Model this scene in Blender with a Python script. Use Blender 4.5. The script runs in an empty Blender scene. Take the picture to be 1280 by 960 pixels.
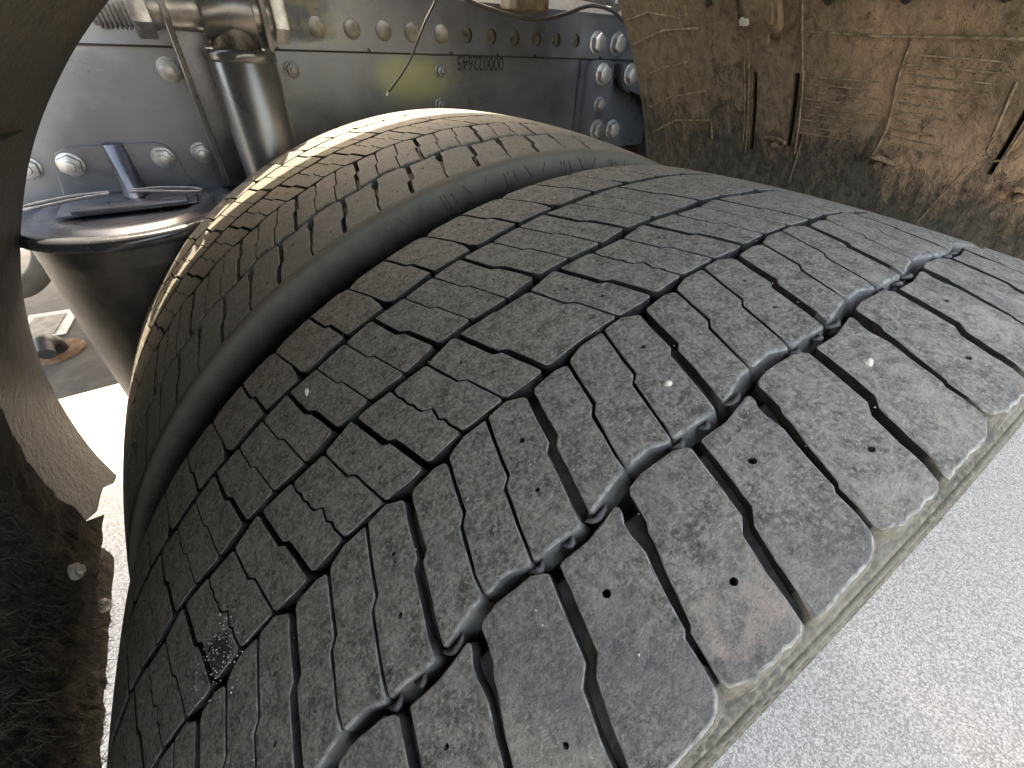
import bpy, bmesh, math, random
from math import sin, cos, pi, radians, hypot, atan2, floor
from mathutils import Vector, Matrix, geometry, noise

S = bpy.context.scene
C = S.collection
rnd = random.Random(7)

# ------------------------------------------------------------------ camera
# frame of reference: wheel axle along Y through the origin, ground at z = -0.5
GZ = -0.5
cam = bpy.data.cameras.new('camera'); co = bpy.data.objects.new('camera', cam); C.objects.link(co)
co.location = (-0.27476, 0.00618, 0.57234)
co.rotation_euler = (0.86581, -0.04277, -0.58579)
cam.lens = 14.364; cam.sensor_width = 36.0; cam.clip_start = 0.004; cam.clip_end = 600
S.camera = co

# ------------------------------------------------------------------ light
TO_SUN = Vector((0.22, 0.62, 1.0)).normalized()
w = bpy.data.worlds.new('World'); S.world = w; w.use_nodes = True
wn = w.node_tree.nodes; wl = w.node_tree.links
sky = wn.new('ShaderNodeTexSky'); sky.sky_type = 'NISHITA'; sky.sun_disc = False
sky.sun_elevation = math.asin(TO_SUN.z); sky.sun_rotation = atan2(TO_SUN.x, TO_SUN.y)
sky.air_density = 1.0; sky.dust_density = 4.0; sky.ozone_density = 0.6
bg = wn['Background']; bg.inputs['Strength'].default_value = 0.15
wl.new(sky.outputs[0], bg.inputs['Color'])
sun = bpy.data.lights.new('sun', 'SUN'); sun.energy = 2.0; sun.angle = radians(0.6); sun.color = (1, 0.95, 0.90)
so = bpy.data.objects.new('sun', sun); C.objects.link(so)
so.rotation_euler = TO_SUN.to_track_quat('Z', 'Y').to_euler()
S.view_settings.view_transform = 'Standard'; S.view_settings.look = 'None'
S.view_settings.exposure = 3.42; S.view_settings.use_white_balance = True; S.view_settings.white_balance_temperature = 9300; S.view_settings.white_balance_tint = 10; S.view_settings.gamma = 1.0
S.view_settings.use_curve_mapping = False

# ------------------------------------------------------------------ helpers
def put(name, me, m=None, parent=None, loc=None, rot=None):
    o = bpy.data.objects.new(name, me); C.objects.link(o)
    if m is not None and me is not None and not me.materials: me.materials.append(m)
    if parent is not None: o.parent = parent
    if loc is not None: o.location = loc
    if rot is not None: o.rotation_euler = rot
    return o
def thing(name, label, cat, loc=(0, 0, 0), group=None):
    o = bpy.data.objects.new(name, None); C.objects.link(o); o.location = loc
    o.empty_display_size = 0.05
    o['label'] = label; o['category'] = cat
    if group: o['group'] = group
    return o
def tag(o, label, cat, group=None):
    o['label'] = label; o['category'] = cat
    if group: o['group'] = group
    return o
def mesh(name, vs, fs, smooth=False):
    me = bpy.data.meshes.new(name); me.from_pydata([tuple(v) for v in vs], [], fs)
    if smooth: me.polygons.foreach_set('use_smooth', [True] * len(me.polygons))
    me.update(); return me
def bm_mesh(name, bm, smooth=False, sharp=None):
    bmesh.ops.recalc_face_normals(bm, faces=bm.faces)
    me = bpy.data.meshes.new(name); bm.to_mesh(me); bm.free()
    if smooth:
        me.polygons.foreach_set('use_smooth', [True] * len(me.polygons))
        if sharp: me.set_sharp_from_angle(angle=radians(sharp))
    me.update(); return me
def bm_box(bm, a, b, mat=None, bev=0.0):
    c = [(a[i] + b[i]) / 2 for i in range(3)]; d = [abs(b[i] - a[i]) for i in range(3)]
    M = Matrix.Translation(c) @ Matrix.Diagonal((*d, 1))
    if mat is not None: M = mat @ M
    r = bmesh.ops.create_cube(bm, size=1.0, matrix=M)
    if bev > 0:
        es = list({e for v in r['verts'] for e in v.link_edges})
        bmesh.ops.bevel(bm, geom=es, offset=bev, segments=2, profile=0.5, affect='EDGES')
def bm_cyl(bm, p, q, r1, r2=None, n=24, bev=0.0, cap=True):
    p = Vector(p); q = Vector(q); d = q - p
    M = Matrix.Translation((p + q) / 2) @ d.to_track_quat('Z', 'Y').to_matrix().to_4x4()
    r = bmesh.ops.create_cone(bm, cap_ends=cap, segments=n, radius1=r1, radius2=r1 if r2 is None else r2, depth=d.length, matrix=M)
    if bev > 0:
        fs = [f for f in {f for v in r['verts'] for f in v.link_faces} if len(f.verts) > 4]
        es = list({e for f in fs for e in f.edges})
        bmesh.ops.bevel(bm, geom=es, offset=bev, segments=2, profile=0.5, affect='EDGES')
def bm_tube(bm, pts, r, n=10):
    pts = [Vector(p) for p in pts]; rings = []
    for i, p in enumerate(pts):
        t = (pts[min(i + 1, len(pts) - 1)] - pts[max(i - 1, 0)]).normalized()
        q = t.to_track_quat('Z', 'Y').to_matrix()
        rr = r[i] if isinstance(r, (list, tuple)) else r
        rings.append([bm.verts.new(p + q @ Vector((rr * cos(2 * pi * k / n), rr * sin(2 * pi * k / n), 0))) for k in range(n)])
    for a, b in zip(rings, rings[1:]):
        best = min(range(n), key=lambda s: (a[0].co - b[s].co).length)
        for k in range(n):
            bm.faces.new((a[k], a[(k + 1) % n], b[(k + 1 + best) % n], b[(k + best) % n]))
    bm.faces.new(list(reversed(rings[0]))); bm.faces.new(rings[-1])
def catmull(pts, m=8):
    pts = [Vector(p) for p in pts]; P = [pts[0]] + pts + [pts[-1]]; out = []
    for i in range(1, len(P) - 2):
        for k in range(m):
            t = k / m; a, b, c, d = P[i - 1], P[i], P[i + 1], P[i + 2]
            out.append(0.5 * ((2 * b) + (c - a) * t + (2 * a - 5 * b + 4 * c - d) * t * t + (3 * b - a - 3 * c + d) * t ** 3))
    out.append(pts[-1]); return out
def lathe_y(prof, n, a0=0.0, a1=2 * pi, smooth=True, name='lathe'):
    """prof: list of (y, r) ; revolve about Y (angle from +Z to +X)"""
    vs = []; fs = []; full = abs(a1 - a0 - 2 * pi) < 1e-6; m = len(prof); cnt = n if full else n + 1
    for i in range(cnt):
        a = a0 + (a1 - a0) * i / n
        for (y, r) in prof: vs.append((r * sin(a), y, r * cos(a)))
    for i in range(n):
        j = (i + 1) % cnt
        for k in range(m - 1): fs.append((i * m + k, i * m + k + 1, j * m + k + 1, j * m + k))
    return mesh(name, vs, fs, smooth)
def lathe_z(bm, prof, c, n=48):
    rings = []
    for (r, z) in prof:
        rings.append([bm.verts.new((c[0] + r * cos(2 * pi * k / n), c[1] + r * sin(2 * pi * k / n), z)) for k in range(n)])
    for a, b in zip(rings, rings[1:]):
        for k in range(n): bm.faces.new((a[k], a[(k + 1) % n], b[(k + 1) % n], b[k]))
    return rings

# ------------------------------------------------------------------ materials
class NT:
    def __init__(s, name):
        s.m = bpy.data.materials.new(name); s.m.use_nodes = True; s.t = s.m.node_tree
        s.b = s.t.nodes['Principled BSDF']; s.geo = s.n('ShaderNodeNewGeometry')
        s.pos = s.geo.outputs['Position']
    def n(s, k, **kw):
        o = s.t.nodes.new(k)
        for a, v in kw.items(): setattr(o, a, v)
        return o
    def l(s, a, b): s.t.links.new(a, b)
    def setv(s, sock, v):
        if hasattr(v, 'links') or isinstance(v, bpy.types.NodeSocket): s.l(v, sock)
        else: sock.default_value = v
    def noise(s, scale, detail=4, rough=0.55, dist=0.0, vec=None):
        o = s.n('ShaderNodeTexNoise'); o.inputs['Scale'].default_value = scale; o.inputs['Detail'].default_value = detail
        o.inputs['Roughness'].default_value = rough; o.inputs['Distortion'].default_value = dist
        s.l(vec if vec is not None else s.pos, o.inputs['Vector']); return o.outputs['Fac']
    def voro(s, scale, vec=None, feat='F1', out='Distance'):
        o = s.n('ShaderNodeTexVoronoi', feature=feat); o.inputs['Scale'].default_value = scale
        s.l(vec if vec is not None else s.pos, o.inputs['Vector']); return o.outputs[out]
    def ramp(s, v, a, b, c=0.0, d=1.0):
        o = s.n('ShaderNodeMapRange'); o.inputs['From Min'].default_value = a; o.inputs['From Max'].default_value = b
        o.inputs['To Min'].default_value = c; o.inputs['To Max'].default_value = d; s.l(v, o.inputs['Value']); return o.outputs[0]
    def math(s, op, a, b=0.0):
        o = s.n('ShaderNodeMath', operation=op); s.setv(o.inputs[0], a); s.setv(o.inputs[1], b); return o.outputs[0]
    def mix(s, f, a, b):
        o = s.n('ShaderNodeMix', data_type='RGBA'); s.setv(o.inputs['Factor'], f)
        s.setv(o.inputs['A'], a if not isinstance(a, tuple) else (*a, 1)); s.setv(o.inputs['B'], b if not isinstance(b, tuple) else (*b, 1))
        return o.outputs['Result']
    def scale(s, v, vec=None):
        o = s.n('ShaderNodeMapping'); o.inputs['Scale'].default_value = v; s.l(vec if vec is not None else s.pos, o.inputs['Vector']); return o.outputs[0]
    def bump(s, h, strength, dist, prev=None):
        o = s.n('ShaderNodeBump'); o.inputs['Strength'].default_value = strength; o.inputs['Distance'].default_value = dist
        s.l(h, o.inputs['Height'])
        if prev is not None: s.l(prev, o.inputs['Normal'])
        return o.outputs[0]
    def ysep(s):
        q = s.n('ShaderNodeSeparateXYZ'); s.l(s.pos, q.inputs[0]); return q.outputs['Y']
    def blob(s, c, r, nz=0.5, sc=60):
        v = s.n('ShaderNodeVectorMath', operation='DISTANCE'); s.l(s.pos, v.inputs[0]); v.inputs[1].default_value = c
        return s.ramp(s.math('ADD', s.math('DIVIDE', v.outputs['Value'], r), s.math('MULTIPLY', s.math('SUBTRACT', s.noise(sc, 6, 0.75, 0.6), 0.5), nz * 4)), 1.0, 0.75)
    def out(s, col=None, rough=None, metal=None, normal=None, spec=None):
        if col is not None: s.setv(s.b.inputs['Base Color'], col if not isinstance(col, tuple) else (*col, 1))
        if rough is not None: s.setv(s.b.inputs['Roughness'], rough)
        if metal is not None: s.setv(s.b.inputs['Metallic'], metal)
        if spec is not None: s.b.inputs['Specular IOR Level'].default_value = spec
        if normal is not None: s.l(normal, s.b.inputs['Normal'])
        return s.m

def mat_tread():
    n = NT('worn_tread_rubber')
    fine = n.noise(620, 5, 0.75); mid = n.noise(150, 6, 0.8); big = n.noise(16, 4, 0.6, 0.4); flake = n.voro(700)
    base = n.mix(n.ramp(mid, 0.38, 0.60), (0.080, 0.079, 0.070), (0.262, 0.256, 0.226))
    base = n.mix(n.ramp(fine, 0.50, 0.63), base, n.mix(0.65, base, (0.42, 0.41, 0.365)))
    base = n.mix(n.ramp(fine, 0.46, 0.36), base, n.mix(0.6, base, (0.04, 0.04, 0.037)))
    smooth = n.ramp(n.ysep(), 0.30, 0.33, 0.0, 0.6)
    base = n.mix(smooth, base, (0.160, 0.164, 0.157))
    # blotches of dried dust, stronger on the outer shoulder of the tyres
    sep = n.n('ShaderNodeSeparateXYZ'); n.l(n.pos, sep.inputs[0])
    str_ = n.noise(45, 5, 0.75, 0.8, n.scale((1.0, 0.75, 1.0)))
    shoulder = n.ramp(sep.outputs['Y'], 0.02, 0.075, 1.0, 0.25)
    dust = n.math('MULTIPLY', n.ramp(str_, 0.48, 0.66), shoulder)
    base = n.mix(n.math('MULTIPLY', dust, 0.75), base, (0.37, 0.345, 0.305))
    sky_tint = n.math('MULTIPLY', n.ramp(big, 0.45, 0.62), n.ramp(sep.outputs['Y'], 0.02, 0.06, 0.55, 0.0))  # bluish skylight painted into the outer shoulder colour
    base = n.mix(sky_tint, base, (0.14, 0.138, 0.152))
    # a pink-brown smear of dried mud and a few chalky flecks
    pk = n.math('MULTIPLY', n.ramp(n.noise(30, 6, 0.7, 1.5), 0.63, 0.69), n.ramp(sep.outputs['Y'], 0.018, 0.03, 0.7, 0.0))
    base = n.mix(pk, base, (0.30, 0.235, 0.19))
    sm_ = n.math('MAXIMUM', n.blob((-.1995, .0048, .4585), .0115), n.blob((-.1865, .003, .464), .010))
    base = n.mix(n.math('MULTIPLY', sm_, n.ramp(n.noise(110, 5, 0.75, 1.0, n.scale((1, .6, 1))), .40, .60, .1, .9)), base, (0.40, 0.325, 0.28))
    wet = n.blob((-.3405, .118, .3665), .011, .7, 150)
    base = n.mix(n.math('MULTIPLY', wet, 0.8), base, n.mix(n.ramp(n.voro(420), .22, .16), (0.03, 0.03, 0.028), (0.6, 0.58, 0.52)))
    fl = n.math('MULTIPLY', n.ramp(flake, 0.11, 0.07, 0, 1), n.ramp(n.noise(38, 3), 0.5, 0.62))
    base = n.mix(fl, base, (0.52, 0.50, 0.44))
    h = n.math('ADD', n.math('MULTIPLY', mid, 0.7), n.math('MULTIPLY', fine, 0.5))
    nb = n.bump(h, 1.0, 0.0016)
    return n.out(base, n.ramp(mid, 0.3, 0.7, 0.62, 0.9), 0.0, nb, 0.35)
def mat_groove():
    n = NT('groove_rubber'); a = n.noise(120, 4, 0.6)
    c = n.mix(n.ramp(a, 0.4, 0.65), (0.020, 0.019, 0.018), (0.062, 0.052, 0.046))
    c = n.mix(n.math('MULTIPLY', n.ramp(n.ysep(), .106, .100), n.math('MAXIMUM', n.ramp(n.ysep(), .0450, .0435), n.ramp(n.ysep(), .054, .056))), c, n.mix(n.ramp(a, 0.35, 0.65), (0.048, 0.044, 0.042), (0.12, 0.108, 0.102)))
    return n.out(c, 0.8, 0, n.bump(a, 0.4, 0.001), 0.3)
def mat_sidewall():
    n = NT('dusty_shaded_sidewall'); a = n.noise(45, 5, 0.65, 0.3); f = n.noise(500, 4)
    c = n.mix(n.ramp(a, 0.35, 0.65), (0.060, 0.059, 0.053), (0.135, 0.131, 0.114)); c = n.mix(n.ramp(f, 0.45, 0.7), c, (0.17, 0.165, 0.144))
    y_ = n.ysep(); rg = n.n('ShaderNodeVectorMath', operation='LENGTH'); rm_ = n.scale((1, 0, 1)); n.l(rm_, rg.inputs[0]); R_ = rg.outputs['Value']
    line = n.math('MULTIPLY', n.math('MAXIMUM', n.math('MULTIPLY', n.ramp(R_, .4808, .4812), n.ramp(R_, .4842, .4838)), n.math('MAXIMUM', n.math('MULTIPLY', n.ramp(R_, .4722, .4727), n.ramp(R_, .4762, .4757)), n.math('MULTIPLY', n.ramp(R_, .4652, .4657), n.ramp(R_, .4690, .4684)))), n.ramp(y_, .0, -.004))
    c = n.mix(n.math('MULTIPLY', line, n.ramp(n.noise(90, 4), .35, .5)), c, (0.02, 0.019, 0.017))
    c = n.mix(n.ramp(y_, .30, .31), c, n.mix(n.math('ADD', n.ramp(R_, .4690, .4905), n.math('MULTIPLY', n.math('SUBTRACT', a, .5), .8)), (0.042, 0.038, 0.033), (0.185, 0.175, 0.152)))  # inner tyre: shade of the gap painted as darker rubber lower down
    return n.out(c, 0.92, 0, n.bump(f, 0.5, 0.0008), 0.12)
def mat_mud():
    n = NT('mud_caked_plastic')
    sep = n.n('ShaderNodeSeparateXYZ'); n.l(n.pos, sep.inputs[0])
    st = n.noise(14, 6, 0.7, 0.6, n.scale((1.0, 1.6, 0.75))); st2 = n.noise(60, 6, 0.75, 0.5, n.scale((1, 1.5, 0.8))); big = n.noise(5, 3, 0.5, 0.2)
    hz = n.ramp(sep.outputs['Z'], 0.40, 0.54, -0.13, 0.19)
    near = n.ramp(sep.outputs['Y'], 0.10, 0.50, 0.03, 0.0)
    cov = n.math('ADD', n.math('ADD', hz, near), n.math('ADD', n.math('MULTIPLY', st, 0.75), n.math('MULTIPLY', st2, 0.3)))
    cov = n.ramp(cov, 0.46, 0.62)
    mud = n.mix(n.ramp(st2, 0.35, 0.65), (0.10, 0.074, 0.051), (0.27, 0.208, 0.148))
    mud = n.mix(n.math('MULTIPLY', n.ramp(big, 0.46, 0.58), n.ramp(sep.outputs['Y'], .40, .28)), mud, n.mix(n.ramp(st2, .35, .6), (0.23, 0.16, 0.11), (0.42, 0.295, 0.208)))
    mud = n.mix(n.ramp(sep.outputs['Y'], 0.42, 0.62, 0.0, 0.65), mud, n.mix(n.ramp(st2, 0.35, 0.7), (0.13, 0.112, 0.074), (0.22, 0.19, 0.128)))
    pl = n.mix(n.ramp(st2, 0.4, 0.7), (0.05, 0.050, 0.045), (0.17, 0.155, 0.128))
    pits = n.math('MULTIPLY', n.ramp(n.voro(160), 0.16, 0.10, 0, 1), n.ramp(n.noise(20, 3), 0.5, 0.6))
    c = n.mix(cov, pl, mud); c = n.mix(n.math('MULTIPLY', pits, 0.7), c, (0.05, 0.038, 0.028))
    h = n.math('ADD', n.math('MULTIPLY', cov, 0.6), n.math('MULTIPLY', st2, 0.9)); h = n.math('SUBTRACT', h, n.math('MULTIPLY', pits, 0.6))
    nb = n.bump(h, 1.0, 0.0055)
    return n.out(c, 0.9, 0, nb, 0.25)
def mat_olive():
    n = NT('dusty_black_plastic')
    a = n.noise(14, 6, 0.7, 0.4, n.scale((1, 0.5, 1))); f = n.noise(150, 5, 0.7)
    sep = n.n('ShaderNodeSeparateXYZ'); n.l(n.pos, sep.inputs[0])
    hz = n.ramp(sep.outputs['Z'], 0.18, 0.50, -0.42, 0.10)
    cov = n.ramp(n.math('ADD', n.math('ADD', a, hz), n.math('MULTIPLY', f, 0.25)), 0.48, 0.85)
    c = n.mix(cov, (0.026, 0.027, 0.027), n.mix(n.ramp(f, .35, .65), (0.062, 0.054, 0.036), (0.14, 0.122, 0.084)))
    return n.out(c, n.ramp(cov, 0, 1, 0.5, 0.85), 0, n.bump(n.math('ADD', n.noise(34, 6, .7, 1.0, n.scale((.5, 1, 1))), n.math('MULTIPLY', f, 0.5)), 0.9, 0.009), 0.35)
def mat_mat():
    n = NT('matted_spray_bristle')
    a = n.noise(60, 6, 0.8, 0.6, n.scale((1, 1.8, 0.5))); b = n.noise(9, 4, 0.6, 0.4)
    c = n.mix(n.ramp(a, 0.40, 0.72), (0.055, 0.050, 0.045), (0.36, 0.295, 0.225)); c = n.mix(n.ramp(b, 0.42, 0.6), c, (0.13, 0.118, 0.104))
    return n.out(c, 0.85, 0, n.bump(a, 1.0, 0.008), 0.3)
def mat_paint(name, c0, rough=0.33, dusty=True, metal=0.55):  # dusty: adds the pale patch and the painted hi-vis reflection
    n = NT(name); a = n.noise(12, 5, 0.6, 0.3); f = n.noise(300, 4, 0.6)
    c = n.mix(n.ramp(a, 0.4, 0.75), c0, tuple(min(1, v * 1.5 + 0.015) for v in c0))
    sc_ = n.math('MULTIPLY', n.ramp(n.noise(90, 6, .8, .6, n.scale((.35, 1, 1))), .60, .68), n.ramp(n.noise(7, 3), .48, .6)); c = n.mix(n.math('MULTIPLY', sc_, .45), c, (0.30, 0.29, 0.27))
    r = n.ramp(a, 0.3, 0.75, rough - 0.06, rough + 0.14)
    if dusty:  # pale patch on the upper plate, plus a painted reflection
        sep = n.n('ShaderNodeSeparateXYZ'); n.l(n.pos, sep.inputs[0])
        m1 = n.math('MULTIPLY', n.ramp(sep.outputs['X'], -0.02, -0.10, 0, 1), n.ramp(sep.outputs['Z'], 0.545, 0.56, 0, 1))
        m1 = n.math('MULTIPLY', m1, n.ramp(sep.outputs['X'], -0.30, -0.22, 0.15, 1))
        g = n.ramp(n.math('ADD', n.noise(60, 5, 0.7), n.math('MULTIPLY', n.noise(11, 3), 0.5)), 0.62, 0.78)
        c = n.mix(n.math('MULTIPLY', m1, g), c, (0.20, 0.195, 0.14)); r = n.math('MAXIMUM', r, n.math('MULTIPLY', m1, 0.75))
        # yellow-green hi-vis vest reflection painted on the web beside the hanging cable tie
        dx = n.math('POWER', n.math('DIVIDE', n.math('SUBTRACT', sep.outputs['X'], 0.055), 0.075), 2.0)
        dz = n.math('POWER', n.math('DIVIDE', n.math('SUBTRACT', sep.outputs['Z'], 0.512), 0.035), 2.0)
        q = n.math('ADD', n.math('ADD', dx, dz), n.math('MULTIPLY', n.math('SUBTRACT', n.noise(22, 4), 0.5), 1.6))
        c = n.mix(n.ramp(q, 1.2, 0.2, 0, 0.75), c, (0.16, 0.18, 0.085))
    return n.out(c, r, metal, n.bump(f, 0.12, 0.0006), 0.5)
def mat_simple(name, c1, c2, rough, metal=0.0, sc=60, bs=0.2, bd=0.0008):
    n = NT(name); a = n.noise(sc, 5, 0.65)
    return n.out(n.mix(n.ramp(a, 0.4, 0.65), c1, c2), rough, metal, n.bump(a, bs, bd), 0.4)
def mat_ground():
    n = NT('speckled_concrete')
    v = n.voro(300, out='Color'); sp = n.n('ShaderNodeSeparateColor'); n.l(v, sp.inputs[0])
    f = n.noise(330, 5, 0.7); b = n.noise(2.2, 4, 0.6)
    c = n.mix(n.ramp(sp.outputs[0], 0.15, 0.85), (0.165, 0.162, 0.155), (0.40, 0.392, 0.372))
    c = n.mix(n.ramp(f, 0.38, 0.5, 1, 0), c, (0.16, 0.16, 0.165))
    c = n.mix(n.ramp(b, 0.35, 0.7, 0, 0.2), c, (0.26, 0.26, 0.26))
    c = n.mix(n.math('MULTIPLY', n.ramp(n.voro(55), 0.07, 0.04, 0, 1), 0.5), c, (0.10, 0.09, 0.08))
    return n.out(c, 0.85, 0, n.bump(f, 0.6, 0.004), 0.3)

M_TREAD = mat_tread(); M_LIP = mat_simple('worn_groove_lip', (0.085, 0.085, 0.083), (0.17, 0.17, 0.165), 0.5, 0, 90, .25, .0006); M_EDGE = mat_simple('pale_block_edge', (0.13, 0.13, 0.122), (0.33, 0.33, 0.31), 0.7, 0, 260); M_WALL = mat_simple('groove_wall_rubber', (0.022, 0.022, 0.021), (0.055, 0.052, 0.048), 0.6, 0, 200); M_GROOVE = mat_groove(); M_SIDE = mat_sidewall(); M_MUD = mat_mud(); M_OLIVE = mat_olive(); M_BRISTLE = mat_mat()
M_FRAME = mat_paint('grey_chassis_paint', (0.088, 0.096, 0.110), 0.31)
M_BLACKP = mat_paint('black_glossy_paint', (0.085, 0.092, 0.110), 0.24, False, 0.55)
M_DAMPER = mat_paint('dark_damper_paint', (0.15, 0.152, 0.158), 0.28, False, 0.65)
M_BOLT = mat_simple('zinc_bolt', (0.26, 0.26, 0.26), (0.46, 0.46, 0.45), 0.36, 0.75)
M_BOLT2 = mat_simple('painted_bolt', (0.15, 0.155, 0.165), (0.27, 0.27, 0.27), 0.42, 0.5)
M_RIVET = mat_simple('dusty_rivet', (0.16, 0.15, 0.12), (0.30, 0.29, 0.25), 0.6, 0.2)
M_BELLOW = mat_simple('dusty_bellows_rubber', (0.050, 0.046, 0.043), (0.110, 0.096, 0.082), 0.55, 0, 18, 0.25, 0.002)
M_BEAM = mat_simple('grimy_beam_paint', (0.075, 0.066, 0.056), (0.125, 0.11, 0.093), 0.7, 0, 22)
M_RUST = mat_simple('rusty_metal', (0.12, 0.055, 0.028), (0.27, 0.16, 0.09), 0.8, 0.1, 80)
M_LABEL = mat_simple('silver_label', (0.42, 0.41, 0.37), (0.55, 0.54, 0.49), 0.5, 0, 50)
M_LABEL2 = mat_simple('worn_label_centre', (0.17, 0.14, 0.11), (0.30, 0.26, 0.21), 0.6, 0, 50)
M_DARK = mat_simple('dark_plastic', (0.018, 0.018, 0.02), (0.04, 0.038, 0.037), 0.5)
M_INK_SHADOW = mat_simple('ink_and_seam_shadow', (0.012, 0.012, 0.014), (0.02, 0.02, 0.022), 0.7)  # black of the serial number and of the painted seam shadow
M_GREASE = mat_simple('greasy_steel', (0.05, 0.045, 0.038), (0.16, 0.145, 0.12), 0.45, 0.5, 90, 0.5, 0.002)
M_CLAMP = mat_simple('dusty_brown_clamp', (0.09, 0.065, 0.042), (0.20, 0.15, 0.10), 0.8, 0, 60, .5, .002)
M_MUDLIP = mat_simple('dusty_ridge', (0.12, 0.092, 0.063), (0.32, 0.25, 0.175), 0.9, 0, 120)
M_SLOT = mat_simple('muddy_slot', (0.045, 0.032, 0.022), (0.10, 0.072, 0.05), 0.9, 0, 120)
M_STONE = mat_simple('pale_pebble', (0.55, 0.53, 0.48), (0.78, 0.76, 0.72), 0.7, 0, 400)
M_GROUND = mat_ground()
M_RIM = mat_simple('painted_rim', (0.32, 0.32, 0.32), (0.42, 0.42, 0.41), 0.45, 0.6)

# ------------------------------------------------------------------ ground
g = put('ground', mesh('ground', [(-150, -150, GZ), (150, -150, GZ), (150, 150, GZ), (-150, 150, GZ)], [(0, 1, 2, 3)]), M_GROUND)
g['kind'] = 'structure'

bm = bmesh.new()   # unseen box added ahead of the wheel: keeps the sun off the near ground
bm_box(bm, (.63, .10, .05), (4.2, 2.4, 2.8), bev=.05)
tb = put('added_shade_box', bm_mesh('added_shade_box', bm), M_DARK); tb['kind'] = 'structure'
# ------------------------------------------------------------------ tyres
R0 = 0.5; CR = 0.325; YC = 0.135; NP = 49; T = 2 * pi / NP; PM = T * R0      # PM: one pitch in metres
DEPTH = 0.0090
def rad(y, dr=0.0):
    r = R0 - CR * (y - YC) ** 2 + dr
    for e in (0.004 - y, y - 0.266):
        if e > 0: r -= 14 * e * e
    return r
def surf(y, v, dr=0.0):
    a = v / R0; r = rad(y, dr); return Vector((r * sin(a), y, r * cos(a)))
def snorm(y, v):
    a = v / R0; k = 2 * CR * (y - YC); n = Vector((sin(a), k, cos(a))); return n.normalized()

def zig(nodes):
    nodes = sorted(nodes)
    def f(u):
        x = u % 1.0
        P = [(a % 1.0, b) for a, b in nodes]; P.sort(); P = [(P[-1][0] - 1, P[-1][1])] + P + [(P[0][0] + 1, P[0][1])]
        for (a, b), (c, d) in zip(P, P[1:]):
            if a <= x <= c: return b + (d - b) * (x - a) / max(c - a, 1e-9)
        return P[0][1]
    f.nodes = sorted(a % 1.0 for a, b in nodes); return f
# rib boundaries (u in pitches, y in metres)
G1B = zig([(-.987, .0553), (-.861, .0556), (-.754, .0525), (-.603, .0522), (-.514, .0518), (-.43, .0508), (-.35, .0517), (-.265, .0528), (-.133, .0550)])
G1A = zig([(-.859, .0503), (-.782, .0500), (-.715, .0473), (-.594, .0466), (-.44, .0460), (-.29, .0476), (-.12, .0497), (-.0, .0511)])
G2B = zig([(-.169, .1048), (-.114, .1053), (-.892, .1066), (-.811, .1048), (-.782, .1058), (-.633, .1090), (-.483, .1080), (-.437, .1088), (-.268, .1092)])
G2C = zig([(-.27, .1106), (-.05, .1098), (-.62, .1114), (-.30, .1117)])
G3C = zig([(-.53, .1570), (-.21, .1612), (-.19, .1602), (-.86, .1588), (-.84, .1578)])
G3D = zig([(-.36, .1650), (-.33, .1638), (-.70, .1622), (-.03, .1640)])
G4D = zig([(-.65, .2182), (-.98, .2172), (-.31, .2164), (-.60, .2170)])
G4E = zig([(-.43, .2218), (-.94, .2232), (-.70, .2222)])
EA = zig([(.584, -.0020), (.545, -.0036), (.625, -.0036), (.47, -.0062), (.71, -.0062), (.04, -.0064)])
EE = zig([(.336, .2690), (.30, .2708), (.375, .2708), (.22, .2745), (.46, .2745), (.82, .2745)])
# lateral grooves: (y, u, width mm)
W_ = [(.0519, -4.378, 4.3), (.0580, -4.355, 4.3), (.0680, -4.310, 4.4), (.0790, -4.264, 4.4), (.0818, -4.213, 4.4), (.0931, -4.176, 4.4), (.1055, -4.121, 4.0)]
A_ = [(.0547, -4.040, 1.0), (.0620, -4.020, 1.3), (.0792, -3.940, 1.6), (.0824, -3.885, 1.6), (.0934, -3.843, 1.6), (.1040, -3.797, 1.7)]
B_ = [(.0519, -3.735, 1.0), (.0634, -3.685, 1.3), (.0791, -3.616, 1.5), (.0820, -3.558, 1.5), (.0940, -3.509, 1.5), (.1073, -3.446, 1.7)]
WC_ = [(.1091, -3.918, 3.4), (.1326, -4.029, 3.4), (.1350, -4.085, 3.4), (.1610, -4.206, 3.2)]
T_ = [(.1104, -4.267, 1.2), (.1325, -4.371, 1.2), (.1355, -4.429, 1.3), (.1568, -4.523, 1.3)]
J_ = [(.1116, -3.615, 1.2), (.1192, -3.655, 1.2), (.1225, -3.655, 1.2), (.1250, -3.69, 1.2), (.1290, -3.686, 1.2), (.1321, -3.681, 1.2), (.1347, -3.750, 1.2), (.1381, -3.774, 1.2), (.1410, -3.775, 1.2), (.1440, -3.805, 1.2), (.1485, -3.812, 1.2), (.1520, -3.838, 1.2), (.1589, -3.848, 1.3)]
WD_ = [(.1649, -4.370, 3.2), (.1875, -4.483, 3.2), (.1920, -4.549, 3.0), (.2178, -4.650, 2.6)]
D1_ = [(.1616, -4.695, .9), (.1890, -4.819, .9), (.1921, -4.868, .9), (.2175, -4.980, .9)]
D2_ = [(.1638, -4.032, .9), (.1901, -4.155, .9), (.1924, -4.203, .9), (.2160, -4.306, 1.0)]
PI_ = [(.2190, -4.435, 6.5), (.2240, -4.478, 6.0), (.2275, -4.492, 3.0), (.2392, -4.525, 1.2), (.2686, -4.667, 1.4)]
QI_ = [(.2244, -4.944, 2.6), (.2447, -5.020, 2.2), (.2479, -5.076, 2.2), (.2730, -5.177, 2.0)]
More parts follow.
